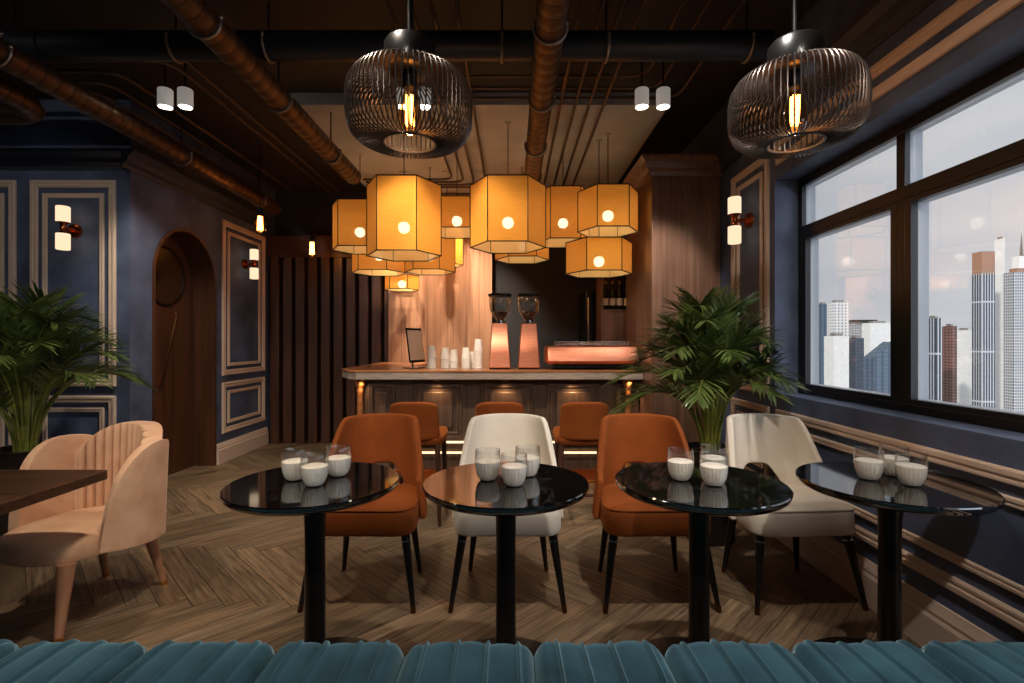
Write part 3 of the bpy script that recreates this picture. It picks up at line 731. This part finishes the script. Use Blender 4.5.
GL = [((-.877,2.03),(-.766,1.95),(-.722,2.09)),((-.098,2.03),(.008,1.95),(.065,2.09)),((.681,2.03),(.785,1.955),(.838,2.09)),((1.448,2.04),(1.552,1.955),(1.588,2.09))]
tn_ = ('leftmost table','table before the white centre chair','table before the right rust chair','window side table')
for g, tname in zip(GL, tn_):
    for (x, y), pos in zip(g, ('left','front right','rear right') if g[2][0] > g[1][0] else ('left','front','rear')):
        if tum is None:
            u = empty('glass_tumbler', (0,0,0)); tum = u
            MB().lathe([(.0005,.002),(.030,.002),(.040,.014),(.048,.035),(.0515,.06),(.0515,.085),(.0495,.118),(.0485,.121),(.047,.118),(.0485,.085)], (0,0,0), 36, cap=False).build('glass', M['glass'], u)
            MB().lathe([(.0005,.004),(.029,.004),(.038,.015),(.0455,.036),(.0488,.06),(.0486,.074),(.043,.077),(.0005,.077)], (0,0,0), 132, cap=False, flute=lambda a, z: .022*cos(22*a) if .006 < z < .076 else 0).build('filling', M['milk'], u)
        else: u = copy_tree(tum)
        u.location = (x*.985,y*.98,TH+.0005); tag(u, f'{pos} clear glass with white ribbed filling on the {tname}', 'glass', 'white filled glasses')

# ------------------------------------------------------------------ dining chairs
def chair(x, y, rz, up, lab):
    t = empty('dining_chair', (x,y,0), rz, lab, 'chair', 'upholstered dining chairs at the round tables')
    # seat: rounded slab, front at -y
    def outline(s, e):
        P = []
        for (cx, cy, r, a0) in ((.275-.09,-.235+.09,.09,-90),(.255-.1,.235-.1,.1,0),(-.255+.1,.235-.1,.1,90),(-.275+.09,-.235+.09,.09,180)):
            for k in range(7):
                a = R(a0+90*k/6); P.append(((cx+(r)*cos(a))*s, (cy+r*sin(a))*s))
        return P
    m = MB(); rr = [(.95,.372),(.985,.375),(1,.385),(1,.47),(.99,.492),(.965,.505),(.90,.513),(.6,.519),(.2,.521)]
    m.ring_loft([[(a,b,z) for a,b in outline(s,0)] for s,z in rr]); m.build('seat', up, t, smooth=60)
    m = MB(); m.tube([(a,b,.502) for a,b in outline(.982,0)], .004, 6, True); m.build('seat_piping', up, t)
    # wrap round backrest with an arch cut below
    def ss(a, b, v): v = max(0, min(1, (v-a)/(b-a))); return v*v*(3-2*v)
    def shell(off):
        def fn(u, v):
            q = u*2-1; aq = abs(q)
            zt = .912-.012*q*q-.30*ss(.60,1.0,aq)**1.2
            zb = .625-.235*ss(.06,.50,aq)
            z = zb+(zt-zb)*v
            lean = (z-.5)
            wd = .290-.062*max(0, (z-.36)/.56)+off
            dp = .26+off
            a = q*R(94)
            X = wd*(abs(sin(a))**.82)*(1 if a >= 0 else -1)
            Y = -.01+dp*(cos(a) if cos(a) < 0 else cos(a)**.75)+lean*.16*max(0, cos(a))
            return (X, Y, z)
        return fn
    nu, nv = 45, 12
    A = [shell(.017)(i/(nu-1), j/(nv-1)) for j in range(nv) for i in range(nu)]
    B = [shell(-.015)(i/(nu-1), j/(nv-1)) for j in range(nv) for i in range(nu)]
    m = MB(); n = nu*nv; F = []
    for j in range(nv-1):
        for i in range(nu-1):
            k = j*nu+i; F.append((k,k+1,k+nu+1,k+nu)); F.append((n+k+1,n+k,n+k+nu,n+k+nu+1))
    for i in range(nu-1):
        F.append((i,n+i,n+i+1,i+1)); k = (nv-1)*nu+i; F.append((k,k+1,n+k+1,n+k))
    for j in range(nv-1):
        k = j*nu; F.append((k,k+nu,n+k+nu,n+k)); k = j*nu+nu-1; F.append((k,n+k,n+k+nu,k+nu))
    m.add(A+B, F); o = m.build('backrest', up, t, smooth=180, bevel=.012, bseg=3)
    for (a, b, fx, fy) in ((-.225,-.17,-.285,-.24),(.225,-.17,.285,-.24),(-.18,.17,-.225,.215),(.18,.17,.225,.215)):
        l = MB().tube([(a,b,.39),(a+(fx-a)*.5,b+(fy-b)*.5,.2),(fx,fy,0)], [.024,.018,.011], 16).build('leg', M['blackwood'], t)
        f1, f2 = .13, .15
        MB().tube([(a+(fx-a)*f1,b+(fy-b)*f1,.39*(1-f1)),(a+(fx-a)*f2,b+(fy-b)*f2,.39*(1-f2))], .0232, 16).build('ferrule', M['chrome'], l)
        f1 = .91
        MB().tube([(a+(fx-a)*f1,b+(fy-b)*f1,.39*(1-f1)),(fx,fy,.0005)], [.0135,.0118], 16).build('tip', M['bronze'], l)
CY = 2.73
chair(-.77, CY, R(-1), M['rust'], 'rust orange velvet chair behind the leftmost round table')
chair(-.022, CY, 0, M['cream'], 'off white fabric chair at the second round table, between two rust chairs')
chair(.745, CY, R(1), M['rust'], 'rust orange velvet chair between the two off white chairs')
chair(1.478, CY, R(4), M['cream'], 'off white fabric chair nearest the window wall')

# ------------------------------------------------------------------ bar stools
def stool(x, lab):
    t = empty('bar_stool', (x,3.85,0), 0, lab, 'stool', 'rust bar stools at the counter')
    m = MB()
    def rr(w, d, r, z):
        P = []
        for (cx, cy, a0) in ((w-r,-d+r,-90),(w-r,d-r,0),(-w+r,d-r,90),(-w+r,-d+r,180)):
            for k in range(6): a = R(a0+18*k); P.append((cx+r*cos(a), cy+r*sin(a), z))
        return P
    m.ring_loft([rr(w,d,.07,z) for w,d,z in ((.185,.185,.585),(.20,.20,.595),(.205,.205,.64),(.195,.195,.668),(.15,.15,.676))]); m.build('seat', M['rust'], t, smooth=60)
    m = MB()
    def bk(o):
        def fn(u, v):
            q = 2*u-1; z = .63+.285*v-.03*abs(q)**4*(v)
            return ((.185-.012*v)*q*(1), -.215-o+.05*q*q-.04*v, z)
        return fn
    nu, nv = 15, 9
    A = [bk(.022)(i/(nu-1), j/(nv-1)) for j in range(nv) for i in range(nu)]; B = [bk(-.022)(i/(nu-1), j/(nv-1)) for j in range(nv) for i in range(nu)]
    n = nu*nv; F = []
    for j in range(nv-1):
        for i in range(nu-1):
            k = j*nu+i; F.append((k,k+1,k+nu+1,k+nu)); F.append((n+k+1,n+k,n+k+nu,n+k+nu+1))
    for i in range(nu-1): F.append((i,n+i,n+i+1,i+1)); k = (nv-1)*nu+i; F.append((k,k+1,n+k+1,n+k))
    for j in range(nv-1): k = j*nu; F.append((k,k+nu,n+k+nu,n+k)); k = j*nu+nu-1; F.append((k,n+k,n+k+nu,k+nu))
    m.add(A+B, F); m.build('backrest', M['rust'], t, smooth=180, bevel=.018, bseg=3)
    for sx in (-1,1):
        for sy in (-1,1):
            MB().tube([(sx*.165,sy*.165,.60),(sx*.185,sy*.19,0)], [.021,.014], 4 if False else 12).build('leg', M['legwood'], t)
    for sy in (-1,1): MB().tube([(-.178,sy*.18,.22),(.178,sy*.18,.22)], .011, 8).build('stretcher', M['brass' if sy > 0 else 'legwood'], t)
    for sx in (-1,1): MB().tube([(sx*.176,-.18,.28),(sx*.176,.18,.28)], .011, 8).build('stretcher', M['legwood'], t)
    MB().box(-.17,.17,-.17,.17,.565,.59).build('seat_base', M['legwood'], t, bevel=.005)
stool(-.715, 'rust bar stool showing behind the left rust chair'); stool(-.09, 'rust bar stool straight behind the white centre chair'); stool(.53, 'rust bar stool behind the right rust chair, left of the palm')

# ------------------------------------------------------------------ channelled sofa
sofa = empty('banquette_sofa', (0,0,0), 0, 'teal velvet channel tufted bench along the bottom of the view', 'sofa')
bw = .3785; bx = -2.5855-bw*2
SF = 1.515; seg_edges = []
def block(xa, xb, name):
    n = 4; ridges = [(.16+.235*k+rnd.uniform(-.03,.03), rnd.uniform(.7,1.2)) for k in range(4)]; sk = rnd.uniform(-.05,.05)
    wv = xb-xa
    ys = []
    # path front-bottom -> over the front -> back over the seat
    prof = [(SF-.015,.20),(SF,.28),(SF+.004,.36),(SF-.002,.412),(SF-.014,.442),(SF-.034,.460),(SF-.06,.468),(SF-.10,.471),(SF-.2,.472),(SF-.35,.465),(SF-.55,.452),(SF-.75,.45)]
    nu = 150
    def fn(u, v):
        i = v*(len(prof)-1); a = int(min(i, len(prof)-2)); f = i-a
        y = prof[a][0]*(1-f)+prof[a+1][0]*f; z = prof[a][1]*(1-f)+prof[a+1][1]*f
        # outward normal of profile
        dy = prof[a+1][0]-prof[a][0]; dz = prof[a+1][1]-prof[a][1]; L = sqrt(dy*dy+dz*dz); ny, nz = dz/L, -dy/L
        e = min(u, 1-u)*wv; d = -.040*max(0, 1-e/.045)**2.2
        for (p, h) in ridges:
            q = (u-(p+sk*(SF-y)))*wv; d += h*(.0125*math.exp(-(q/.0055)**2)-.006*math.exp(-(q/.02)**2))
        d += .004*sin(9*(u+y))*sin(5*y+xa*7)
        return (xa+wv*u, y+ny*d, z+nz*d)
    MB().grid(fn, nu, 36).build(name, M['teal'], sofa, smooth=180)
k = 0
while bx+bw < 1.83:
    block(bx+.001, bx+bw-.001, 'seat_cushion'); bx += bw
MB().box(-3.34, 1.62, .77, SF-.04, .03, .40).build('base', M['teal'], sofa)
m = MB(); m.ring_loft([[(x,.56,.30),(x,.70,.30),(x,.765,.46),(x,.70,.78),(x,.62,.81),(x,.56,.78)] for x in (-3.34,1.62)]); m.build('backrest', M['teal'], sofa, bevel=.03, bseg=3)
for xx in (-3.2,-1.2,.2,1.5):
    for yy in (.85,1.38): MB().box(xx-.02,xx+.02,yy-.02,yy+.02,0,.032).build('foot', M['blackwood'], sofa)

# ------------------------------------------------------------------ left table and armchair
tt = empty('wooden_table', (-2.55,1.9,0), 0, 'dark walnut table top at the left edge, before the beige armchair', 'table')
m = MB(); m.box(-.66,.66,-.44,.44,.705,.752); m.build('tabletop', M['topwood'], tt, bevel=.006)
MB().box(-.05,.05,-.05,.05,.03,.71).build('post', M['black'], tt, bevel=.004) if False else MB().tube([(-.2,0,.03),(-.2,0,.706)], .045, 20).build('post', M['black'], tt)
MB().lathe([(.25,0),(.26,.005),(.26,.02),(.06,.032)], (-.2,0,0), 40).build('base_plate', M['black'], tt)

ac = empty('armchair', (-2.20,2.58,0), R(-14), 'beige velvet shell armchair with channelled back at the left table', 'armchair')
m = MB()
def sup(w, d, z, e=2.6, n=40, cy=0):
    P = []
    for k in range(n):
        a = 2*pi*k/n; P.append((w*abs(cos(a))**(2/e)*(1 if cos(a) >= 0 else -1), cy+d*abs(sin(a))**(2/e)*(1 if sin(a) >= 0 else -1), z))
    return P
m.ring_loft([sup(w,d,z) for w,d,z in ((.24,.28,.325),(.275,.315,.33),(.28,.32,.345),(.28,.32,.39),(.27,.31,.41),(.25,.285,.425),(.17,.19,.437),(.06,.06,.44))]); m.build('seat', M['beige'], ac, smooth=60)
def shellpart(a0, a1, r, th, topf, botf, name, ch=0, nu=60, flare=.06):
    def fn(off):
        def f(u, v):
            a = R(a0+(a1-a0)*u); zt = topf(u); zb = botf(u); z = zb+(zt-zb)*v
            s = 1+flare*max(0, (z-.35)/.5)
            rad = r+off
            if ch and off < 0: rad -= ch*abs(sin(pi*u*14))**.5
            x = rad*1.0*sin(a)*s; y = rad*1.03*cos(a)*s
            return (x, y, z)
        return f
    nv = 14; m = MB()
    A = [fn(th/2)(i/(nu-1), j/(nv-1)) for j in range(nv) for i in range(nu)]; B = [fn(-th/2)(i/(nu-1), j/(nv-1)) for j in range(nv) for i in range(nu)]
    n = nu*nv; F = []
    for j in range(nv-1):
        for i in range(nu-1):
            k = j*nu+i; F.append((k,k+1,k+nu+1,k+nu)); F.append((n+k+1,n+k,n+k+nu,n+k+nu+1))
    for i in range(nu-1): F.append((i,n+i,n+i+1,i+1)); k = (nv-1)*nu+i; F.append((k,k+1,n+k+1,n+k))
    for j in range(nv-1): k = j*nu; F.append((k,k+nu,n+k+nu,n+k)); k = j*nu+nu-1; F.append((k,n+k,n+k+nu,k+nu))
    m.add(A+B, F); return m.build(name, M['beige'], ac, smooth=180, bevel=.018, bseg=3)
shellpart(-64, 64, .275, .055, lambda u: .89-.16*abs(2*u-1)**3, lambda u: .36, 'backrest', .03, 225)
pet = lambda u: .30+.53*max(0.0, 1-abs((u-.52)/.48)**2.5)**.5 if u > .52 else .30+.53*max(0., 1-abs((.52-u)/.54)**2.3)**.5
shellpart(14, 116, .312, .045, lambda u: max(pet(u), .36), lambda u: .30+.05*u*u, 'arm', 0, 50, .05)
shellpart(-14, -116, .312, .045, lambda u: max(pet(u), .36), lambda u: .30+.05*u*u, 'arm', 0, 50, .05)
for (a, b, fx, fy, r0) in ((.235,-.25,.245,-.29,.036),(-.235,-.25,-.245,-.29,.036),(.17,.19,.21,.26,.03),(-.17,.19,-.21,.26,.03)):
    l = MB().tube([(a,b,.335),(fx,fy,0)], [r0,.016], 16).build('leg', M['beigewood'], ac)
    MB().tube([(a+(fx-a)*.93,b+(fy-b)*.93,.335*.07),(fx,fy,.0004)], [.0182,.0168], 16).build('tip', M['brass'], l)

# ------------------------------------------------------------------ palms
def palm(x, y, pz, seed, lab, n=26, spread=1.0, lim=None, htop=1.7):
    rg = random.Random(seed)
    t = empty('potted_palm', (x,y,0), 0, lab, 'potted palm', 'potted palms')
    MB().lathe([(.15,0),(.165,.01),(.19,pz-.02),(.2,pz-.01),(.2,pz),(.185,pz),(.18,pz-.04)], (0,0,0), 36).build('planter', M['planter'], t)
    MB().lathe([(.18,pz-.045),(.1,pz-.03),(.0005,pz-.026)], (0,0,0), 24).build('soil', M['soil'], t)
    for i in range(n):
        az = 2*pi*(i*.618)+rg.uniform(-.25,.25); f = i/(n-1)
        reach = (.10+.54*f**.75)*spread*rg.uniform(.85,1.1); peak = htop-pz-(.50*f)*rg.uniform(.8,1.2)
        droop = .05+.26*f*rg.uniform(.6,1.3)
        dx, dy = cos(az), sin(az)
        b = Vector((.05*dx*rg.uniform(.3,1.2), .05*dy*rg.uniform(.3,1.2), pz-.04))
        pts = []
        N = 22
        for k in range(N):
            s = k/(N-1)
            rr = reach*(s**1.7); zz = peak*(1-(1-s)**1.9)-droop*max(0, s-.45)**2*2.2
            pts.append(b+Vector((dx*rr, dy*rr, zz)))
        if lim:
            for p in pts:
                if p.x+x > lim[1]: p.x = lim[1]-x-(p.x+x-lim[1])*.15
                if p.y+y > lim[2]: p.y = lim[2]-y-(p.y+y-lim[2])*.15
        m = MB(); m.tube(pts, [.011-.0085*k/(N-1) for k in range(N)], 7)
        st = m.build('frond_stem', M['stem'], t)
        lv = MB(); nl = 29
        for k in range(nl):
            s = .40+.60*k/(nl-1); fi = s*(N-1); a = min(int(fi), N-2); ff = fi-a
            p = pts[a].lerp(pts[a+1], ff); tg = (pts[a+1]-pts[a]).normalized()
            side = tg.cross(Vector((0,0,1)));
            if side.length < .05: side = Vector((-dy,dx,0))
            side.normalize(); up = side.cross(tg).normalized()
            ln = (.12+.22*sin(pi*min(1, (s-.36)/.62)**.8))*rg.uniform(.85,1.12)*(.8+.4*spread*.5)
            for sd in (-1,1):
                dirv = (tg*(1.0+.6*(s-.4))+side*sd*rg.uniform(.7,1.0)+up*rg.uniform(.05,.35)).normalized()
                wdt = .0100*rg.uniform(.85,1.2); Q = []
                lat = dirv.cross(up).normalized(); nrm = lat.cross(dirv).normalized()
                for j in range(5):
                    u = j/4; c = p+dirv*ln*u-Vector((0,0,1))*ln*.20*u*u*rg.uniform(.8,1.2)
                    ww = wdt*(1-u**2.2)*(.55+1.2*u if u < .4 else 1.03)
                    Q.append((c-lat*ww+nrm*ww*.35, c, c+lat*ww+nrm*ww*.35))
                vs = [v for tr in Q for v in tr]; fs = []
                for j in range(4):
                    q = 3*j; fs += [(q,q+1,q+4,q+3),(q+1,q+2,q+5,q+4)]
                if lim:
                    vs = [Vector((min(v.x, lim[1]+.02-x), min(v.y, lim[2]+.02-y), v.z)) for v in vs]
                lv.add(vs, fs)
        lv.build('frond_leaf', M['leaf'], st, smooth=60, normals=False)
palm(1.36, 3.45, .62, 3, 'leafy green palm in a dark planter between the wood pier and the window', 34, 1.02, (-9,1.66,4.28), 1.68)
palm(-3.35, 3.45, .62, 11, 'leafy green palm behind the beige armchair, by the left wall', 34, 1.08, (-9,9,4.16), 1.69)

# ------------------------------------------------------------------ city outside the window
def facade(name, wall, glass, sx, sz, fx=.5, fz=.5, rough=.6):
    m = mat(name, rough=rough); n, l, p = nt(m)
    tc = n.new('ShaderNodeTexCoord'); sep = n.new('ShaderNodeSeparateXYZ'); l.new(tc.outputs['Object'], sep.inputs[0])
    def stripe(sock, per, fr):
        a = n.new('ShaderNodeMath'); a.operation = 'DIVIDE'; l.new(sock, a.inputs[0]); a.inputs[1].default_value = per
        b = n.new('ShaderNodeMath'); b.operation = 'FRACT'; l.new(a.outputs[0], b.inputs[0])
        c = n.new('ShaderNodeMath'); c.operation = 'LESS_THAN'; l.new(b.outputs[0], c.inputs[0]); c.inputs[1].default_value = fr; return c.outputs[0]
    ad = n.new('ShaderNodeMath'); ad.operation = 'ADD'; l.new(sep.outputs[0], ad.inputs[0]); l.new(sep.outputs[1], ad.inputs[1])
    mu = n.new('ShaderNodeMath'); mu.operation = 'MULTIPLY'; l.new(stripe(ad.outputs[0], sx, fx), mu.inputs[0]); l.new(stripe(sep.outputs[2], sz, fz), mu.inputs[1])
    mx = n.new('ShaderNodeMix'); mx.data_type = 'RGBA'; l.new(mu.outputs[0], mx.inputs[0]); mx.inputs[6].default_value = wall; mx.inputs[7].default_value = glass
    ns = n.new('ShaderNodeTexNoise'); ns.inputs['Scale'].default_value = .25; l.new(tc.outputs['Object'], ns.inputs['Vector'])
    m2 = n.new('ShaderNodeMix'); m2.data_type = 'RGBA'; m2.blend_type = 'MULTIPLY'; m2.inputs[0].default_value = .2; l.new(mx.outputs[2], m2.inputs[6]); l.new(ns.outputs['Fac'], m2.inputs[7])
    l.new(m2.outputs[2], p.inputs['Base Color']); return m
WH = srgb(236,234,230); DK = srgb(40,46,58); BL = srgb(62,78,98); BR = srgb(130,92,78)
F1 = facade('white_grid_facade', WH, srgb(120,124,132), 4.2, 3.6, .45, .5)
F2 = facade('plain_white_facade', WH, srgb(220,218,214), 9, 30, .1, .1)
F3 = facade('dark_glass_facade', srgb(70,80,94), DK, 3.0, 3.4, .7, .8, .3)
F4 = facade('blue_glass_facade', BL, srgb(88,104,122), 6, 3.5, .6, .85, .25)
F5 = facade('striped_dark_facade', srgb(196,198,204), DK, 3.2, 60, .62, .97, .4)
F6 = facade('brown_grid_facade', BR, srgb(54,40,42), 4.5, 3.4, .6, .6)
F7 = facade('grey_striped_facade', srgb(206,206,206), srgb(66,70,80), 2.6, 3.6, .55, .72, .4)
OR = mat('copper_crown_cladding', srgb(150,112,90), .5)
def tower(x0p, x1p, ytop, Z, mt, lab, d=30, extra=None):
    d = min(d, 13); xa, xb = (x0p-512)*(Z+d)/FPX, (x1p-512)*Z/FPX; zt = CAMZ+(341.5-ytop)*Z/FPX; zb = -190
    t = empty('exterior_tower', ((xa+xb)/2, Z, zb), 0, lab, 'building', 'towers of the skyline')
    hw = (xb-xa)/2; h = zt-zb
    MB().box(-hw,hw,0,d,0,h).build('tower_body', mt, t, smooth=0)
    MB().box(-hw*.6,hw*.5,d*.2,d*.7,h,h+2.5).build('roof_plant', M['steel'], t, smooth=0)
    if extra: extra(t, hw, h, d)
    return t
tower(816,829,304,640,F4,'bluish block at the left edge of the window view')
tower(827,849,302,600,F1,'white tower with a grid of windows, far left in the window')
tower(824,849,336,420,F2,'plain white block below the white grid tower', 20)
tower(847,864,338,520,F3,'dark glass tower right of the plain white block', 25)
tower(848,874,322,700,F7,'grey building with a flat canopy roof behind the dark glass tower', 25, lambda t, w, h, d: MB().box(-w*1.15,w*1.15,-4,d,h,h+3).build('roof_canopy', M['dark'], t, smooth=0))
tower(862,893,323,560,F2,'broad white slab building left of the thick window mullion', 25)
def slant(t, w, h, d):
    m = MB(); m.add([(-w,0,h),(w,0,h),(w,d,h),(-w,d,h),(w,0,h+14),(w,d,h+14)], [(0,1,4),(3,5,2),(0,4,5,3),(1,2,5,4)]); m.build('slanted_top', F4, t, smooth=0)
tower(863,894,358,430,F4,'blue glass building with a slanted roof, low beside the mullion', 25, slant)
tower(925,942,318,500,F5,'black and white stepped tower just right of the mullion', 25)
tower(942,957,326,560,F6,'brown grid tower between two pale towers', 25)
tower(955,972,330,640,F2,'pale slim tower right of the brown grid tower', 25)
def crownb(t, w, h, d):
    MB().box(-w,w,0,d,h,h+26).build('crown', OR, t, smooth=0)
tower(972,995,273,600,F5,'tall striped glass tower with a copper crown', 30, crownb)
tower(995,1004,238,640,F2,'slender tall white tower beside the striped glass one', 25)
tower(1003,1060,272,610,F7,'wide grey striped tower at the right edge of the view', 30, lambda t, w, h, d: MB().box(-w*.8,w,2,d-2,h,h+5).build('crown', OR, t, smooth=0))
tower(1012,1045,256,900,F2,'pale tower with a spire behind the wide grey one', 30, lambda t, w, h, d: MB().tube([(-w*.6,5,h),(-w*.6,5,h+42)], [3,.3], 8).build('spire', M['steel'], t))
sun = light('sun', 'SUN', (0,0,20), 3.2, (1,.95,.88), angle=R(3)); sun.rotation_euler = Vector((.62,.55,-.55)).to_track_quat('-Z', 'Y').to_euler()

day = light('overcast_daylight', 'SUN', (8,-2,6), 2.2, (.72,.84,1), angle=R(70)); day.rotation_euler = Vector((-1,.5,-.28)).to_track_quat('-Z', 'Y').to_euler()  # second soft sun, added to strengthen the daylight through the window
# lights washing the panelling and the pier from the bar ceiling
for (x, y, tx, ty, tz, e) in ((-1.25,5.75,-1.25,6.6,1.4,260),(-.75,5.75,-.75,6.6,1.4,300),(-.38,5.75,-.38,6.6,1.5,240)):
    lo = light('bar_wall_washer', 'SPOT', (x,y,3.27), e, (1,.78,.55), spot_size=R(60), spot_blend=.8, shadow_soft_size=.04); aim(lo, (tx,ty,tz))
    g = empty('ceiling_spotlight', (x,y,3.288), 0, 'recessed spotlight over the wood panelling, hidden behind the lanterns', 'spotlight', 'recessed bar spotlights')
    MB().lathe([(.045,.0),(.05,.004),(.05,.0115)], (0,0,0), 20).build('can', M['soffit'], g)
sc.cycles.use_denoising = True
sc.cycles.max_bounces = 8; sc.cycles.transparent_max_bounces = 16; sc.cycles.sample_clamp_indirect = 4
